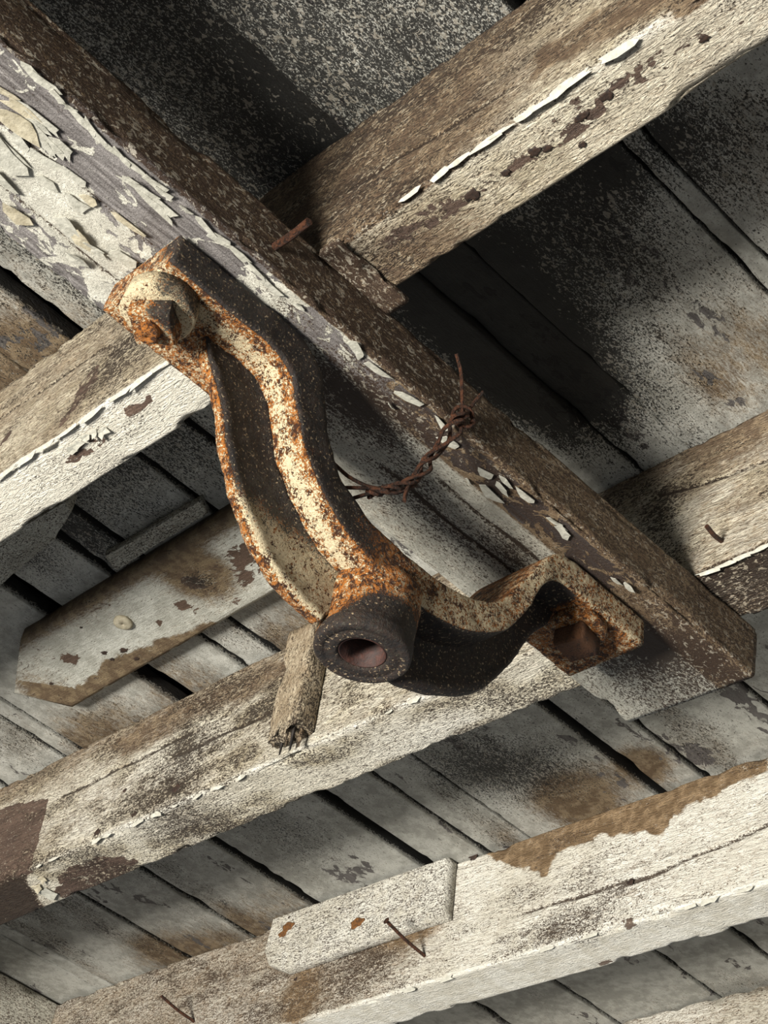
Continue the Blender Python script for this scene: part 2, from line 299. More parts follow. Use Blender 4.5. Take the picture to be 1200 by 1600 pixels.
# ------------------------------------------------------------------ joists
def side(co, y): return (np.abs(co[:, 1] - y) < .004) * 1.
def bot(co): return (co[:, 2] < ZB + .004) * 1.
def w_j1(co):
    y = JY[1][0]; S, Bo = side(co, y), bot(co); x = co[:, 0]; n = len(co); W = np.zeros((n, 4)); lo = fb(co, (7, 20, 20), 3); lo2 = fb(co, (22, 50, 50), 5)
    rgt = ss(x, -.70, -.66)
    W[:, 2] = .22 + .3 * lo; W[:, 0] = .26 + .25 * ss(lo2, .4, .7); W[:, 1] = .04 + .1 * lo
    # side, right of the plank: sooty brown next to the plank, cleaner outwards
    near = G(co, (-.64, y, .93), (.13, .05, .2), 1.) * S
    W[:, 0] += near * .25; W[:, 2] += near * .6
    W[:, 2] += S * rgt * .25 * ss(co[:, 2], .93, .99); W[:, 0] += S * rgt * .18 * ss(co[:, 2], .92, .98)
    W[:, 2] += PG(co, [(840, 110), (940, 55), (1080, 0), (1200, -60), (1200, -90), (1000, -10), (850, 80)], 'y', y, .01, .9)
    # underside right: tan, paint lost along the arris
    W[:, 0] -= Bo * rgt * .14; W[:, 2] += Bo * rgt * .02; W[:, 3] += Bo * ss(x, -.56, -.3) * .4
    W[:, 1] += PG(co, [(575, 380), (690, 315), (800, 245), (905, 178), (930, 190), (880, 225), (800, 275), (700, 345), (600, 395)], 'z', ZB, .008, .55)
    W[:, 1] += PG(co, [(850, 190), (1000, 85), (1160, 10), (1170, 30), (1010, 130), (880, 205)], 'z', ZB, .012, .42)
    W[:, 2] += G(co, at(640, 410, 'z', ZB), (.05, .03, .02), .4); W[:, 0] += G(co, at(620, 400, 'z', ZB), (.035, .03, .02), .4)
    # left of the plank: white underside, tan side with flaked streaks
    lft = 1 - rgt
    W[:, 3] += Bo * lft * .75; W[:, 0] -= Bo * lft * .15; W[:, 2] -= Bo * lft * .35
    W[:, 2] += S * lft * .12
    W[:, 1] += PG(co, [(95, 665), (128, 600), (150, 575), (160, 585), (130, 625), (100, 668)], 'y', y, .004, .75)
    W[:, 1] += PG(co, [(0, 690), (20, 660), (25, 668), (0, 700)], 'y', y, .004, .7)
    W[:, 1] += PG(co, [(92, 720), (125, 690), (140, 705), (105, 727)], 'z', ZB, .003, .7) + PG(co, [(190, 650), (235, 615), (240, 628), (205, 655)], 'z', ZB, .003, .7)
    W[:, 1] += PG(co, [(148, 690), (160, 680), (165, 688), (155, 695)], 'z', ZB, .003, .7)
    W[:, 0] += G(co, at(190, 560, 'y', y), (.05, .03, .05), .35)
    W[:, 3] += np.exp(-((co[:, 1] - y) ** 2 + (co[:, 2] - ZB) ** 2) / .005 ** 2) * .8
    return W
def w_j3(co):
    y = JY[3][0]; S, Bo = side(co, y), bot(co); x = co[:, 0]; W = np.zeros((len(co), 4)); lo = fb(co, (7, 20, 20), 13); lo2 = fb(co, (20, 40, 40), 15)
    W[:, 2] = .22 + .3 * lo; W[:, 0] = .30 + .32 * ss(lo2, .42, .7); W[:, 1] = .03 + .1 * lo; W[:, 3] = .5 * ss(lo2, .6, .4)
    W[:, 2] += S * .25 * ss(co[:, 2], .93, 1.)
    W[:, 0] += G(co, at(280, 1200, 'y', y), (.05, .02, .05), .45) + G(co, at(300, 1290, 'z', ZB), (.05, .03, .02), .4) + G(co, at(440, 1090, 'y', y), (.12, .03, .035), .2)
    W[:, 0] += Bo * .05; W[:, 2] -= Bo * .12
    W[:, 3] += G(co, at(690, 1140, 'z', ZB), (.1, .03, .02), .5) + G(co, at(180, 1250, 'y', y), (.12, .03, .05), .5)
    W[:, 1] += PG(co, [(-40, 1280), (20, 1258), (77, 1247), (60, 1310), (42, 1368), (-40, 1400)], 'y', y, .002, 1.2)
    W[:, 1] += PG(co, [(95, 1365), (160, 1335), (215, 1345), (190, 1370), (120, 1400), (95, 1405), (85, 1395)], 'z', ZB, .004, .75)
    W[:, 0] += PG(co, [(-40, 1400), (38, 1368), (65, 1415), (50, 1432), (-40, 1470)], 'z', ZB, .003, .75)
    W[:, 2] += PG(co, [(-40, 1400), (38, 1368), (65, 1415), (50, 1432), (-40, 1470)], 'z', ZB, .003, .9)
    r = ss(x, -.69, -.66)
    W[:, 0] += r * Bo * .42; W[:, 2] += r * (Bo * .3 + .1); W[:, 0] -= r * S * .22
    W[:, 0] += G(co, at(1020, 815, 'y', y), (.018, .02, .03), .38) + G(co, at(1045, 870, 'y', y), (.016, .02, .025), .25)
    W[:, 1] += PG(co, [(1090, 905), (1200, 862), (1200, 878), (1120, 905)], 'z', ZB, .004, .7)
    W[:, 2] += PG(co, [(170, 1165), (240, 1125), (430, 1040), (520, 1000), (500, 1040), (300, 1130), (210, 1180)], 'y', y, .01, .25)
    W[:, 3] += np.exp(-((co[:, 1] - y) ** 2 + (co[:, 2] - ZB) ** 2) / .004 ** 2) * .6
    return W
def w_j4(co):
    y = JY[4][0]; S, Bo = side(co, y), bot(co); x = co[:, 0]; W = np.zeros((len(co), 4)); lo = fb(co, (7, 20, 20), 23); lo2 = fb(co, (20, 40, 40), 25)
    W[:, 2] = .18 + .2 * lo; W[:, 0] = .2 + .28 * ss(lo2, .45, .75); W[:, 1] = .02 + .08 * lo; W[:, 3] = .3
    l = ss(-x, 1.25, 1.45)
    W[:, 0] += S * l * .25; W[:, 2] += S * l * .22; W[:, 3] -= l * S * .2
    W[:, 2] += PG(co, [(745, 1325), (880, 1278), (1015, 1232), (1195, 1172), (1198, 1200), (1140, 1225), (1050, 1268), (1030, 1300), (940, 1300), (870, 1330), (850, 1365), (790, 1345)], 'y', y, .004, 1.1)
    W[:, 0] += G(co, at(870, 1455, 'y', y), (.05, .03, .022), .55) + G(co, at(950, 1420, 'y', y), (.03, .03, .012), .3) + G(co, at(560, 1510, 'y', y), (.06, .03, .03), .25)
    W[:, 2] += G(co, at(640, 1450, 'y', y), (.05, .03, .02), .6) + G(co, at(470, 1560, 'y', y), (.02, .03, .03), .8)
    W[:, 0] -= Bo * .22; W[:, 2] -= Bo * .2; W[:, 1] += PG(co, [(965, 1445), (980, 1436), (1005, 1445), (985, 1456)], 'z', ZB, .003, .8) + PG(co, [(930, 1505), (955, 1495), (960, 1502), (940, 1508)], 'z', ZB, .003, .8)
    W[:, 3] += S * .35 * ss(x, -1.2, -1.0) + np.exp(-((co[:, 1] - y) ** 2 + (co[:, 2] - ZB) ** 2) / .004 ** 2) * .5
    return W
def w_plainj(co):
    W = np.zeros((len(co), 4)); lo = fb(co, (7, 20, 20), 33); W[:, 2] = .3 * lo; W[:, 0] = .2 * lo + .1; W[:, 1] = .1; W[:, 3] = .1; return W
JL = {0: ('painted timber joist nearest the doorway', None, M_JOIST, w_plainj),
      1: ('white and tan painted joist above the bracket\'s upper foot, bare patches along its edge', None, M_JOIST, w_j1),
      3: ('sooty white joist behind the bracket\'s round boss, with a bare brown patch at its end', None, M_JOIST, w_j3),
      4: ('bright white joist with a brown water stain and a short block nailed to it', None, M_JOIST_PALE, w_j4),
      5: ('smooth pale grey joist farthest from the rusty bracket, in the corner', None, M_JOIST_PALE, lambda co: w_plainj(co) + [.1, 0, .25, 0])}
JO = {}
for k, (y0, w) in JY.items():
    lab, _, mat, wf = JL[k]; hi = k in (1, 3, 4)
    loc = (-.8, y0 + w / 2, ZB)
    t = empty('ceiling_joist', loc); tag(t, lab, 'joist', 'joists under the board ceiling')
    V, Fc = beam('x', XT, .42, y0, y0 + w, ZB, ZC - .004, r=.003, res=.0022 if hi else .01, step=.0045 if hi else .015, rough=.0013, wear_edge=.005, seed=k * 7)
    W = wf(V)
    for a, b in {1: [((600, 262), (745, 172)), ((20, 640), (140, 560))], 3: [((120, 1235), (290, 1150)), ((300, 1170), (430, 1110)), ((1080, 760), (1200, 720))], 4: [((1000, 1375), (1200, 1290)), ((840, 1420), (1000, 1372))]}.get(k, []):
        pa, pb = at(*a, 'y', y0), at(*b, 'y', y0); x0, x1 = sorted((pa[0], pb[0])); zm = pa[2] + (pb[2] - pa[2]) * (V[:, 0] - pa[0]) / (pb[0] - pa[0]) + .001 * np.sin(V[:, 0] * 70)
        cr = np.exp(-((V[:, 2] - zm) / .0014) ** 2) * (np.abs(V[:, 1] - y0) < .003) * ss(V[:, 0], x0 - .05, x0) * (1 - ss(V[:, 0], x1, x1 + .05)); V[:, 1] += cr * .003; W[:, 0] += cr * .9
    obj('timber', V, Fc, mat, t, wear=W); JO[k] = t
t = empty('trimmer_beam', (XT - .03, 1, ZB)); tag(t, 'dark grey painted trimmer beam that the joists butt against', 'beam')
V, Fc = beam('y', -.3, 1.95, XT - .06, XT, ZB - .02, ZC - .004, res=.01, step=.02, seed=91)
W = np.zeros((len(V), 4)); W[:, 0] = .45; W[:, 2] = .3; obj('timber', V, Fc, M_PLANK, t, wear=W)
# ------------------------------------------------------------------ mounting plank
plank = empty('mounting_plank', ((PX0 + PX1) / 2, .4, ZP)); tag(plank, 'long peeling plank fixed below the joists, carrying the rusty bracket', 'plank')
YE0, YE1 = at(990, 1125, 'z', ZP)[1], at(1181, 1057, 'z', ZP)[1]
def w_plank(co):
    x, y, z = co.T; W = np.zeros((len(co), 4)); Bo = (z < ZP + .004) * 1.; Sd = (x > PX1 - .004) * 1.
    lo = fb(co, (30, 7, 20), 43); lo2 = fb(co, (50, 18, 40), 45)
    W[:, 0] = .16 + .28 * ss(lo2, .45, .75); W[:, 2] = .15 + .2 * lo; W[:, 1] = .08
    # upper stretch: paint flaked off grey wood
    up = Bo * ss(.40 - y, 0, .06)
    W[:, 2] -= up * .3; W[:, 1] += up * (.5 + .25 * ss(lo, .35, .6)); W[:, 0] -= up * .2; W[:, 3] += up * .2
    W[:, 1] -= G(co, at(30, 250, 'z', ZP), (.02, .06, .02), .5) + G(co, at(130, 390, 'z', ZP), (.02, .035, .02), .35)
    # bare dark strip beside the arris
    edge = Bo * ss(x, PX1 - .034, PX1 - .026) * (1 - ss(x, PX1 - .006, PX1 - .002))
    W[:, 1] += edge * ss(y, .36, .42) * (1 - ss(y, .70, .75)) * .62; W[:, 2] += edge * ss(y, .44, .52) * 1.1
        # soot with the upper arm's shadow painted in; soot along boss and lower end
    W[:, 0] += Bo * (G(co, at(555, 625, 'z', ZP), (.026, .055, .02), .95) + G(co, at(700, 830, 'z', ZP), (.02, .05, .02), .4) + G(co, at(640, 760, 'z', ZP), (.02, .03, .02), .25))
    W[:, 0] += Bo * (ss(y, .70, .79) * .34 + G(co, at(1010, 1005, 'z', ZP), (.018, .02, .02), .8) + G(co, at(1060, 1040, 'z', ZP), (.04, .04, .02), .3)) * (1 - .5 * ss(-.745 - x, 0, .03))  # includes the right foot's shadow, painted dark beside the foot
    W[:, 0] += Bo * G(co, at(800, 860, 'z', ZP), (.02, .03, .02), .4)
    # edge face: brown grime with pale flecks
    W[:, 0] = np.where(Sd > 0, .72 + .1 * lo - .2 * ss(y, .50, .60) - .08 * ss(.2 - y, 0, .1), W[:, 0]); W[:, 2] += Sd * .7
    W[:, 3] += np.exp(-((x - PX1) ** 2 + (z - ZP) ** 2) / .0045 ** 2) * .7 * ss(lo2, .35, .5); 
    return W
V, Fc = beam('y', -.3, YE0, PX0, PX1, ZP, ZB - .0005, r=.003, res=.0017, step=.004, rough=.0012, wear_edge=.005, seed=17, skew=YE1 - YE0)
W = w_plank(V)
for a, b in (((670, 760), (765, 895)), ((720, 790), (835, 862)), ((60, 330), (150, 420)), ((20, 200), (230, 380))):
    pa, pb = at(*a, 'z', ZP), at(*b, 'z', ZP); y0, y1 = sorted((pa[1], pb[1])); xm = (pa[0] + pb[0]) / 2 + .0012 * np.sin(V[:, 1] * 60)
    cr = np.exp(-((V[:, 0] - xm) / .0012) ** 2) * (V[:, 2] < ZP + .003) * ss(V[:, 1], y0 - .06, y0) * (1 - ss(V[:, 1], y1, y1 + .06)); V[:, 2] += cr * .0018; W[:, 0] += cr * .9
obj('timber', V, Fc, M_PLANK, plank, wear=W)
# paint flakes standing off the wood
def flake(parent, c, u, v, n, su, sv, curl, mat, th=.0005, ang=0.):
    u, v, n = (np.array(a, float) for a in (u, v, n)); ca, sa = math.cos(ang), math.sin(ang); u, v = ca * u + sa * v, ca * v - sa * u
    m = 8; top = []; sk = rng.uniform(-.5, .5)
    for j in range(m):
        t = 2 * math.pi * (j + rng.uniform(-.38, .38)) / m; q = (abs(math.cos(t)) ** 6 + abs(math.sin(t)) ** 6) ** (-1 / 6) * (.5 + .65 * rng.random())
        a, b = su * q * math.cos(t), sv * q * math.sin(t); a += sk * b
        top.append(np.array(c) + u * a + v * b + n * (.0004 + curl * max(0, b / sv) ** 2 + .0006 * rng.random()))
    top = np.array(top); bt = top - n * th; mid = top.mean(0) - n * .0002
    V = np.vstack([top, bt, [mid]]); Fc = [[j, (j + 1) % m, 2 * m] for j in range(m)] + [[m + j, m + (j + 1) % m, (j + 1) % m, j] for j in range(m)] + [list(range(2 * m - 1, m - 1, -1))]
    return obj('paint_flake', V, Fc, mat, parent, smooth=False)
DN = (0, 0, -1)
for i in range(60):
    py = rng.uniform(130, 470); px = rng.uniform(0, 270)
    p = at(px, py, 'z', ZP)
    if not (PX0 + .006 < p[0] < PX1 - .016) or p[1] > .29 or fb(p[None], (40, 14, 1), 77)[0] < .43: continue
    flake(plank, p + [0, 0, -.0012], (0, 1, 0), (1, 0, 0), DN, rng.uniform(.006, .018), rng.uniform(.0025, .0055), rng.choice((.0003, .0008, .0022)), rng.choice((M_FLAKE, M_FLAKE, M_FLAKE2)), ang=rng.uniform(-.25, .25))
for (px, py, s, c) in [(130, 370, .012, .004), (150, 385, .010, .006), (120, 400, .009, .003), (195, 400, .012, .002), (108, 350, .012, .003), (30, 190, .02, .002), (12, 240, .018, .001), (25, 330, .014, .002)]:
    flake(plank, at(px, py, 'z', ZP) + [0, 0, -.002], (0, 1, 0), (1, 0, 0), DN, s, s * .5, c, rng.choice((M_FLAKE, M_FLAKE2)), ang=rng.uniform(-.3, .3))
for (px, py) in [(60, 110), (75, 128), (92, 150), (112, 168), (125, 182), (140, 195), (155, 212), (175, 230), (192, 243), (215, 262), (240, 283), (258, 300), (290, 325), (320, 350), (345, 372), (375, 395), (400, 420), (425, 447), (470, 478), (560, 545), (590, 575), (640, 620), (690, 660), (705, 690), (760, 740), (790, 750), (870, 815), (880, 830)]:
    p = at(px, py, 'z', ZP); p[0] = min(p[0], PX1 - .003)
    flake(plank, p + [0, 0, -.001], (0, 1, 0), (1, 0, 0), DN, rng.uniform(.006, .012), rng.uniform(.002, .0045), .001, M_FLAKE, ang=rng.uniform(-.3, .3))
for (px, py, s) in [(785, 760, .009), (770, 770, .012), (820, 770, .010), (985, 915, .007), (612, 630, .004), (733, 748, .004), (965, 905, .006)]:
    flake(plank, at(px, py, 'z', ZP) + [0, 0, -.0015], (0, 1, 0), (1, 0, 0), DN, s, s * .4, .003, M_FLAKE, ang=rng.uniform(-.4, .2))
# flaking along the arrises of the joists
def arris(k, pts, mat=M_FLAKE, s=(.012, .022)):
    y = JY[k][0]
    for (px, py) in pts:
        p = at(px, py, 'z', ZB); p[1] = y + .001; d = np.array([0, -.7, -.7])
        flake(JO[k], p + d * .0012, (1, 0, 0), (0, .7, -.7), d, rng.uniform(*s) * .8, rng.uniform(.0012, .0032), .0006, mat, ang=rng.uniform(-.05, .05))
arris(1, [(15, 740), (45, 720), (75, 700), (110, 675), (150, 648), (190, 620), (225, 595), (255, 575)], s=(.016, .022))
arris(1, [(690, 270), (720, 248), (765, 222), (788, 208), (820, 182), (848, 162), (875, 142), (895, 130), (640, 300), (960, 80)])
arris(3, [(60, 1350), (85, 1342), (150, 1312), (160, 1300), (205, 1275), (230, 1262), (262, 1250), (300, 1236), (330, 1222), (370, 1208), (600, 1105), (640, 1090)], s=(.006, .014))
arris(3, [(1105, 890), (1130, 880), (1160, 868), (1190, 858)], s=(.012, .02))
arris(4, [(640, 1545), (700, 1530), (860, 1485), (925, 1466), (1080, 1420), (1110, 1408), (1170, 1392)], s=(.01, .02))
for (px, py, s) in [(122, 692, .006), (115, 700, .008), (160, 672, .007), (148, 672, .005), (135, 680, .005)]:
    flake(JO[1], at(px, py, 'z', ZB) + [0, 0, -.0012], (1, 0, 0), (0, 1, 0), DN, s, s * .6, .002, M_FLAKE)
for (px, py, s, m) in [(68, 1372, .007, M_FLAKE2), (75, 1395, .014, M_FLAKE), (60, 1385, .008, M_FLAKE2)]:
    flake(JO[3], at(px, py, 'z', ZB) + [0, 0, -.0012], (1, 0, 0), (0, 1, 0), DN, s, s * .7, .002, m)
# nail holes and rotten knots
def spot(parent, p, ax, r, mat, name='nail_hole', e=1.4):
    l, a, b = AX[ax]; s = -1; V = []; m = 14
    ph = rng.random() * 6
    for rr, h in ((1., .0001), (.85, .0004), (.4, .0003)):
        for j in range(m):
            t = 2 * math.pi * j / m; q = np.array(p, float); w = rr * r * (.8 + .1 * math.sin(3 * t + ph) + .12 * math.sin(5 * t) + .1 * math.sin(7 * t + 2 * ph))
            q[a] += w * e * math.cos(t); q[b] += w * math.sin(t); q[l] += s * h; V.append(q)
    return obj(name, V, tubefaces(3, m), mat, parent)
for (px, py, r) in [(738, 305, .005), (790, 270, .003), (835, 237, .004), (855, 232, .003), (910, 226, .0025), (948, 150, .004), (912, 180, .003), (905, 185, .003), (1100, 60, .003)]:
    spot(JO[1], at(px, py, 'z', ZB), 'z', r, M_HOLE)
for (px, py, r, m) in [(740, 1338, .006, M_HOLE), (985, 1378, .004, M_HOLE), (462, 1530, .003, M_HOLE), (545, 1350 + 180, .002, M_HOLE)]:
    spot(JO[4], at(px, py, 'y', JY[4][0]), 'y', r, m)
for (px, py, r) in [(210, 1272, .004), (152, 1300, .005), (275, 1232, .006), (195, 1235, .003)]: spot(JO[3], at(px, py, 'y', JY[3][0]), 'y', r, M_HOLE)
spot(plank, at(1022, 1045, 'z', ZP), 'z', .0055, M_HOLE)
# ------------------------------------------------------------------ small timbers
cl = [(32, 1000), (22, 1085), (112, 1107), (450, 912), (560, 850), (480, 735), (385, 790), (70, 985)]
t = empty('backing_board', at(240, 940, 'z', .985)); tag(t, 'long grey board with clipped pointed end and rusty patches, nailed across the ceiling boards', 'board')
V, Fc = beam('x', -1.46, -.86, .0, 1., .984, 1.0, res=.005 / .1 * 1., step=.005)
# the board as a grid between its two long edges
up = [at(*p, 'z', .984)[:2] for p in ((32, 1000), (70, 978), (385, 787), (480, 728))]; lo = [at(*p, 'z', .984)[:2] for p in ((22, 1085), (112, 1107), (450, 912), (560, 850))]
N, K = 130, 26; ups = np.array([up[0]] + list(spline([up[1], up[2], up[3]], N - 1))); los = np.array([lo[0]] + list(spline([lo[1], lo[2], lo[3]], N - 1)))
V = []
for i in range(N):
    ring = [np.r_[ups[i] + (los[i] - ups[i]) * s, .984 + (.0015 if s in (0., 1.) else 0)] for s in np.linspace(0, 1, K)]
    ring += [np.r_[los[i], .9995], np.r_[ups[i], .9995]]; V += ring
V = np.array(V); V[:, 2] += (fb(V, (9, 30, 1), 5) - .5) * .002 * (V[:, 2] < .99)
W = np.zeros((len(V), 4)); l1 = fb(V, (14, 30, 9), 51); W[:, 0] = .12 + .2 * ss(l1, .5, .8); W[:, 1] = .18 + .12 * l1; W[:, 2] = .12 + .25 * l1; W[:, 3] = .15
c9 = lambda px, py, r, s: G(V, at(px, py, 'z', .984), (r, r, .02), s)
W[:, 2] += c9(305, 895, .03, 1.2) + c9(60, 1075, .03, .5) + PG(V, [(22, 1085), (112, 1107), (300, 1000), (330, 975), (240, 1005), (160, 1040), (120, 1080), (60, 1065)], 'z', .984, .004, .9)
W[:, 2] += ss(V[:, 1] * -1, -.64, -.61) * .6
W[:, 1] += c9(302, 912, .009, .9) + c9(283, 945, .009, .8) + c9(112, 1030, .009, .8) + c9(247, 972, .006, .7) + c9(330, 948, .005, .6) + PG(V, [(350, 855), (395, 840), (410, 870), (390, 910), (375, 925), (365, 890)], 'z', .984, .004, .5) + c9(370, 940, .006, .5)
W[:, 0] += c9(310, 905, .016, .5) + c9(420, 860, .03, .2)
obj('timber', V, tubefaces(N, K + 2), M_SCRAP, t, wear=W)
for (px, py, r) in [(163, 1020, .0035), (193, 1016, .0045), (175, 1030, .0025), (213, 1029, .003), (127, 980, .002), (80, 1068, .0025)]: spot(t, at(px, py, 'z', .984), 'z', r, M_HOLE)
c = at(193, 971, 'z', .984); V, Fc = lathe([(.0012, -.003), (.002, -.0042), (.007, -.0042), (.0095, -.003), (.0105, .0), (.0012, .0)], c, 20)
V[:, :2] += (fb(V, (120, 120, 90), 3)[:, None] - .5) * .004
obj('washer', V, Fc, M_FLAKE2, t)
spot(t, c + [0, 0, -.0008], 'z', .0025, M_HOLE, e=1.)
def slab(name, label, pts, z0, z1, mat, soot_shade=.3, stain=.3, bare=.2, cat='board', group=None):
    P = densify([tuple(at(*p, 'z', z0)[:2]) for p in pts], .006); V, Fc = prism(P, 'z', z0, z1)
    V[:, :2] += (fb(V, (60, 60, 20), 8)[:, None] - .5) * .002
    c = V.mean(0); c[2] = z0; W = np.zeros((len(V), 4)); W[:, 0] = soot_shade; W[:, 1] = bare; W[:, 2] = stain
    o = obj(name, V, Fc, mat, None, loc=c, wear=W); return tag(o, label, cat, group)
slab('scrap_board', 'dark offcut board with a slanting end tucked under the left joist against the ceiling', [(-60, 880), (100, 785), (112, 800), (84, 845), (-60, 968)], .975, .996, M_SCRAP, .4, .3, .2)
slab('ceiling_batten', 'thin pale batten lying along the pointed grey board\'s upper edge', [(164, 870), (312, 783), (324, 803), (180, 893)], .990, .9985, M_SCRAP, .45, .35)
# block on joist 4
yb = JY[4][0]; P = densify([tuple(at(*p, 'y', yb - .016)[[0, 2]]) for p in [(427, 1428), (700, 1336), (692, 1428), (440, 1515), (418, 1507), (412, 1485)]], .006)
V, Fc = prism(P, 'y', yb - .016, yb + .0005, .003); V[:, 2] = np.minimum(V[:, 2], ZC - .006)
c0 = V.mean(0); W = np.zeros((len(V), 4)); W[:, 0] = .3 + .25 * fb(V, (20, 20, 20), 3); W[:, 3] = .3; W[:, 2] = .1
blk = empty('nailing_block', (c0[0], yb, c0[2])); tag(blk, 'short whitish wooden block with two rusty nail spots, fixed to the brightest joist', 'block')
obj('timber', V, Fc, M_JOIST_PALE, blk, wear=W)
for (px, py, r) in [(450, 1448, .008), (442, 1459, .006), (558, 1442, .0085)]: spot(blk, at(px, py, 'y', yb - .016), 'y', r, M_RUSTSPOT, 'rust_spot', 1.7)
spot(blk, at(530, 1420, 'y', yb - .016), 'y', .0022, M_HOLE, e=1.)
# upright stick on joist 3
y3 = JY[3][0]; V, Fc = beam('z', .858, .985, -1.132, -1.092, y3 - .022, y3 - .0005, r=.002, res=.005, step=.006, rough=.001, seed=61)
jag = ss(.885 - V[:, 2], 0, .027); V[:, 2] += jag * (fb(V, (330, 120, 1), 4) - .35) * .03; V[:, 0] += (V[:, 2] - .92) * -.06
W = np.zeros((len(V), 4)); W[:, 0] = .2 + .25 * fb(V, (30, 30, 12), 6) + .5 * ss(.872 - V[:, 2], 0, .02); W[:, 2] = .35; W[:, 1] = .2; W[:, 0] += (V[:, 0] > -1.098) * .25
stick = tag(obj('upright_stick', V, Fc, M_STICK, None, loc=(-1.115, y3 - .01, .86), wear=W), 'short upright brown stick with a splintered lower end, fixed to the joist below the boss', 'stick')
for k in range(7):
    x = -1.124 + k * .0048; zt = .874; L_ = rng.uniform(.014, .03); y = y3 - .019 + rng.uniform(0, .012)
    V = [(x - .0022, y - .0015, zt), (x + .0024, y - .0015, zt), (x + .0024, y + .002, zt), (x - .0022, y + .002, zt), (x + rng.uniform(-.003, .001), y, zt - L_), (x + .0008, y + .001, zt - L_ * .96)]
    obj('splinter', V, [[0, 1, 4], [1, 2, 5], [1, 5, 4], [2, 3, 5], [3, 0, 4], [3, 4, 5], [3, 2, 1, 0]], M_DARK if k % 2 else M_STICK, stick, wear=np.tile([.6, .2, .6, 0], (6, 1)))
# shim under joist 1
V, Fc = beam('y', .392, .456, PX1 - .0005 - .03, -.642, ZB - .0065, ZB - .0003, r=.0015, res=.004, step=.004, seed=71)
V[:, 0] = np.where(V[:, 0] < PX1 + .0008, PX1 + .0008, V[:, 0]); W = np.zeros((len(V), 4)); W[:, 0] = .72 + .2 * fb(V, (60, 60, 60), 6); W[:, 2] = .7
V[:, 2] -= .0
tag(obj('shim', V, Fc, M_PLANK, None, loc=(-.652, .425, ZB - .003), wear=W), 'small dark wooden shim wedged between the plank edge and the tan joist', 'shim')
# ------------------------------------------------------------------ rusty bracket
XC = -.72; HW = .0352
br = empty('shaft_bracket', (XC, .533, .642)); tag(br, 'rusty cast iron bracket with two curved arms and round boss, bolted under the plank', 'bracket')
U = [(.309, .8040), (.36, .8040), (.392, .804), (.412, .803), (.429, .793), (.442, .773), (.453, .747), (.474, .723), (.5, .711), (.531, .707), (.563, .7075), (.59, .712), (.617, .727), (.636, .758), (.649, .783), (.662, .7995), (.680, .804), (.71, .8040), (.758, .8040)]
Lo = [(.309, .780), (.36, .779), (.39, .779), (.405, .775), (.416, .765), (.427, .744), (.441, .721), (.463, .700), (.492, .685), (.531, .677), (.566, .678), (.597, .687), (.625, .706), (.64, .730), (.648, .751), (.657, .770), (.672, .779), (.71, .780), (.758, .780)]
N = 240; par = np.linspace(0, len(U) - 1, N)
def dense(P): 
    S = spline([(i * .03, *p) for i, p in enumerate(P)], 2000); i = np.interp(par * .03, S[:, 0], np.arange(2000)); return np.stack([np.interp(i, np.arange(2000), S[:, j]) for j in (1, 2)], 1)
Us, Ls = dense(U), dense(Lo)
sec = rect(-1, 1, 0, 1, .1, .12); sec2 = sec.copy()
V = np.zeros((N, len(sec), 3))
hw = np.where((Us[:, 1] < .79), HW * .97, HW)
hw = HW - .002 * ss(.80 - Us[:, 1], 0, .06)
V[..., 0] = XC + sec[None, :, 0] * hw[:, None]; V[..., 1:] = Ls[:, None] + (Us - Ls)[:, None] * sec[None, :, 1:2]
V = V.reshape(-1, 3)
keep = V[:, 2] < .803
V += ((fb(V, (70, 70, 70), 81) - .5)[:, None] * np.array([.0022, .0022, .0022])) * keep[:, None]
def w_iron(co, part):
    x, y, z = co.T; W = np.zeros((len(co), 4)); lo = fb(co, (30, 30, 30), 88); lf = ss(.535 - y, -.02, .03); W[:, 1] = .18 + .3 * lo
    if part == 'flange':
        sidex = ss(x, XC + HW - .0045, XC + HW - .0015)
        W[:, 1] += lf * (.09 + .26 * np.exp(-((x - XC - .017) / .006) ** 2)) * (1 - sidex) + (1 - lf) * .05
        W[:, 0] += sidex * lf * (.80 - .45 * ss(y, .46, .53))  # flange side turned from the light, its shade painted in
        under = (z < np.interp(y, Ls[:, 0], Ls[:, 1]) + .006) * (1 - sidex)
        W[:, 0] += (1 - lf) * under * .8 * ss(.70 - y, 0, .02) + (1 - lf) * .12  # unlit underside of the right arm, painted dark
        W[:, 1] += sidex * (1 - lf) * .16
        W[:, 0] += lf * ss(.36 - y, 0, .05) * .1 + G(co, at(320, 500, 'z', .78), (.012, .02, .01), .4)
    if part == 'web':
        fx = ss(x, XC + .003, XC + .005); W[:, 0] += lf * fx * (.80 - .55 * ss(.715 - z, 0, .05)) + (1 - lf) * 1.1  # shade painted on the web faces that get no light
        W[:, 1] += lf * (.08 + .3 * fx * ss(.72 - z, 0, .05))
    if part == 'boss':
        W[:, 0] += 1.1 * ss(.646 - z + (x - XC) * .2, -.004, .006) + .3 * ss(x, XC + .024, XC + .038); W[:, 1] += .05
    return W
obj('flange', V, tubefaces(N, len(sec)), M_IRON, br, wear=w_iron(V, 'flange'))
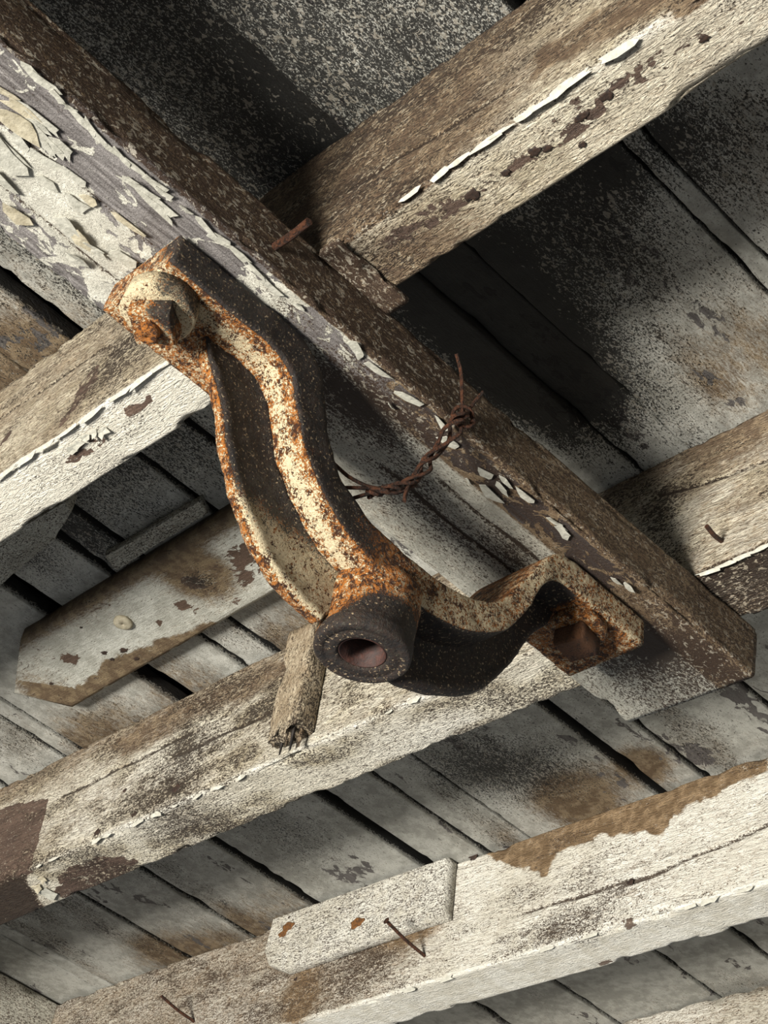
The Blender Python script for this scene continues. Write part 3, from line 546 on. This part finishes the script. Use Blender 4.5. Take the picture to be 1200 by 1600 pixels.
def web(outer, base, name, flip):
    O = spline(outer, 110); Bs = spline(base, 110); tw = .0052; s2 = [(-1, 0), (-1, .3), (-1, .6), (-1, .8), (-1.12, .86), (-1.15, .93), (-.95, .99), (-.3, 1.02), (.3, 1.02), (.95, .99), (1.15, .93), (1.12, .86), (1, .8), (1, .6), (1, .45), (1, .3), (1.2, .12), (1.7, 0), (.5, 0), (-.5, 0)]
    V = np.array([[XC + a * tw, *(Bs[i] + (O[i] - Bs[i]) * b)] for i in range(110) for a, b in s2])
    V += (fb(V, (80, 80, 80), 83) - .5)[:, None] * .002
    return obj(name, V, tubefaces(110, len(s2)), M_IRON, br, wear=w_iron(V, 'web'))
web([(.362, .779), (.370, .765), (.380, .752), (.391, .736), (.402, .712), (.416, .690), (.436, .668), (.462, .652), (.500, .644)],
    [(.374, .786), (.392, .785), (.410, .776), (.424, .757), (.434, .738), (.448, .717), (.470, .700), (.494, .689), (.52, .683)], 'web', 0)
web([(.558, .642), (.578, .645), (.608, .657), (.638, .678), (.660, .712), (.672, .740), (.681, .756), (.690, .768), (.694, .779)],
    [(.54, .683), (.566, .684), (.590, .691), (.616, .706), (.632, .729), (.640, .750), (.648, .768), (.660, .780), (.672, .785)], 'web', 1)
bc = (XC + .0085, .5335, -.0045)
V, Fc = lathe([(.0155, .6435), (.0157, .643), (.0165, .642), (.0172, .6418), (.0225, .6417), (.0232, .6421), (.0245, .6421), (.025, .6416), (.0288, .6416), (.0297, .6419), (.0306, .6428), (.0309, .644), (.0309, .650), (.0306, .652), (.0299, .653), (.030, .675), (.031, .688), (.030, .6925), (.027, .6945), (.0155, .6945), (.0155, .68), (.0155, .66)], bc, 72)
V += (fb(V, (70, 70, 70), 85) - .5)[:, None] * .0012
obj('boss', V, Fc, M_IRON, br, wear=w_iron(V, 'boss'))
M_BORE = plain('rusty_bore', (20, 11, 8), (66, 32, 20), 200.)
V, Fc = lathe([(.0143, .6430), (.0152, .6430), (.0158, .6445), (.0158, .694), (.0143, .694)], bc, 48); tag(obj('bore_lining', V, Fc, M_BORE, br), 'rust red lining of the round hole')
V, Fc = lathe([(.0003, .676), (.0156, .676), (.0156, .679), (.0003, .679)], bc, 32); obj('bore_dark_disc', V, Fc, M_DARK, br)  # dark disc added inside the bore so the hole stays black
# bolts
def wv(V, r=.0, g=.3): W = np.zeros((len(V), 4)); W[:, 0] = r; W[:, 1] = g; return W
def disc(c, r, h0, h1, k=28, ch=.0015): return lathe([(.0005, h0), (r - ch, h0), (r, h0 + ch), (r, h1), (.0005, h1)], (c[0], c[1], 0), k)
def sqnut(c, a, z0, z1, ang):
    s = densify([(math.cos(ang + q * math.pi / 2) * a, math.sin(ang + q * math.pi / 2) * a) for q in range(4)], .004)
    return prism([(c[0] + p[0], c[1] + p[1]) for p in s], 'z', z0, z1, .0015)
cl_ = at(250, 482, 'z', .772)
bolt = None
V, Fc = disc(cl_, .0235, .7655, .7795); V += (fb(V, (90, 90, 90), 8) - .5)[:, None] * .0025; W = wv(V, 0, .5); W[:, 0] = .55 * ss(V[:, 0], cl_[0] + .009, cl_[0] + .02); W[:, 1] += .2  # shaded side of the washer painted darker
washer = obj('bolt_washer', V, Fc, M_IRON, br, wear=W); tag(washer, 'thick round rusty washer')
V, Fc = sqnut(cl_, .0185, .7525, .767, -.12); V += (fb(V, (90, 90, 90), 9) - .5)[:, None] * .0022; W = wv(V, .1, .42); W[:, 0] += .5 * ss(V[:, 0], cl_[0] + .002, cl_[0] + .012)  # nut face away from the light painted darker
nut = obj('nut', V, Fc, M_IRON, br, wear=W)
V, Fc = disc((cl_[0] - .001, cl_[1] - .001), .0072, .7455, .753, 20, .0016); obj('bolt_end', V, Fc, M_IRON, nut, wear=wv(V, .3, .25))
cr_ = at(901, 1004, 'z', .764)
V, Fc = disc(cr_, .0205, .772, .7805); obj('bolt_washer', V, Fc, M_IRON, br, wear=wv(V, .25, .4))
V, Fc = sqnut(cr_, .0165, .757, .7725, .95); V += (fb(V, (90, 90, 90), 11) - .5)[:, None] * .0015; W = wv(V, .35, .15); W[:, 1] += .8 * ss(.728 - V[:, 1], 0, .01)
obj('bolt_head', V, Fc, M_NAIL, br, wear=W)
# ------------------------------------------------------------------ twisted wire
wire = empty('rusty_wire', at(720, 650, 'x', PX1 + .004)); tag(wire, 'rusty twisted wire looped from the bracket arm to the edge of the plank', 'wire')
XW = PX1 + .005
main = [at(575, 772, 'x', -.688), at(600, 766, 'x', -.684), at(630, 758, 'x', -.680), at(655, 742, 'x', -.676), at(672, 716, 'x', -.672), at(695, 690, 'x', -.666), at(715, 658, 'x', XW), at(728, 645, 'x', XW)]
Ms = spline(main, 120); T_ = np.gradient(Ms, axis=0); T_ /= np.linalg.norm(T_, axis=1, keepdims=True)
a1 = np.cross(T_, [0, 0, 1]); a1 /= np.linalg.norm(a1, axis=1, keepdims=True); a2 = np.cross(T_, a1); s = np.linspace(0, 1, 120)
for ph, tw, off in ((0, 26, .0022), (2.1, 26, .0022), (4.2, 26, .0022)):
    loop = off * (1 + 1.6 * np.exp(-((s - .80) / .10) ** 2) + .9 * np.exp(-((s - .48) / .07) ** 2)); an = ph + tw * s * (1 - .35 * s)
    P = Ms + a1 * (loop * np.cos(an))[:, None] + a2 * (loop * np.sin(an))[:, None]
    V, Fc = tube(P, .00145, 7); obj('strand', V, Fc, M_NAIL, wire, wear=wv(V, .15, .1))
for pts in ([at(522, 725, 'x', -.700), at(545, 745, 'x', -.690), at(575, 760, 'x', -.687), at(600, 764, 'x', -.684)],
            [at(525, 762, 'x', -.702), at(550, 762, 'x', -.690), at(580, 763, 'x', -.687), at(605, 764, 'x', -.684)],
            [at(530, 786, 'x', -.702), at(560, 776, 'x', -.690), at(590, 769, 'x', -.685), at(620, 770, 'x', -.681), at(650, 758, 'x', -.678)],
            [at(632, 783, 'x', -.676), at(634, 770, 'x', -.678), at(640, 755, 'x', -.678)],
            [at(722, 650, 'x', XW), at(722, 615, 'x', XW + .002), at(720, 580, 'x', XW + .004), at(713, 553, 'x', XW + .007)],
            [at(728, 648, 'x', XW), at(740, 630, 'x', XW + .003), at(755, 612, 'x', XW + .008)]):
    V, Fc = tube(spline(pts, 24), .0013, 7); obj('wire_end', V, Fc, M_NAIL, wire, wear=wv(V, .15, .05))
th = np.linspace(0, 2 * math.pi * 1.15, 40); lc = at(724, 652, 'x', XW)
P = lc + np.stack([.003 * np.sin(th * 1.3), .0075 * np.cos(th), .0075 * np.sin(th)], 1); V, Fc = tube(P, .0014, 7); obj('loop', V, Fc, M_NAIL, wire, wear=wv(V, .1, .1))
V, Fc = tube([lc + [-.0035, 0, 0], lc + [-.001, 0, 0], lc + [.004, 0, 0]], .002, 8); obj('staple', V, Fc, M_NAIL, wire, wear=wv(V))
# ------------------------------------------------------------------ nails
def nail(label, base, tip, r=.0019, head=True, group='bent nails left in the timbers'):
    b, t = np.array(base), np.array(tip); d = (t - b) / np.linalg.norm(t - b); sag = np.array([0, 0, -.0015])
    P = list(spline([b - d * .008, b, b + (t - b) * .5 + sag, t], 14)); rad = [r] * 14
    if head: P += [t + d * .0002, t + d * .0008, t + d * .0022, t + d * .0024]; rad += [r, r * 2.1, r * 2.0, r * .4]
    V, Fc = tube(P, np.array(rad), 10); o = obj('nail', V, Fc, M_NAIL, None, loc=b, wear=wv(V, .1, .05)); return tag(o, label, 'nail', group)
y4 = JY[4][0]
nail('long rusty nail with a head sticking out of the brightest joist below the block', at(664, 1494, 'y', y4), at(605, 1440, 'y', y4 - .056))
nail('dark headless nail sticking out at the near end of the brightest joist', at(303, 1596, 'y', y4), at(252, 1556, 'y', y4 - .05), head=False)
nail('short dark nail in the ridged joist face beyond the plank', at(1128, 846, 'y', y3), at(1104, 822, 'y', y3 - .022), head=False)
nail('brown nail sticking out of the plank\'s dark edge near the tan joist', at(430, 385, 'x', PX1), at(483, 346, 'x', PX1 + .034), r=.0027, head=False)
for o in list(bpy.data.objects):
    if '_b' in o: del o['_b']
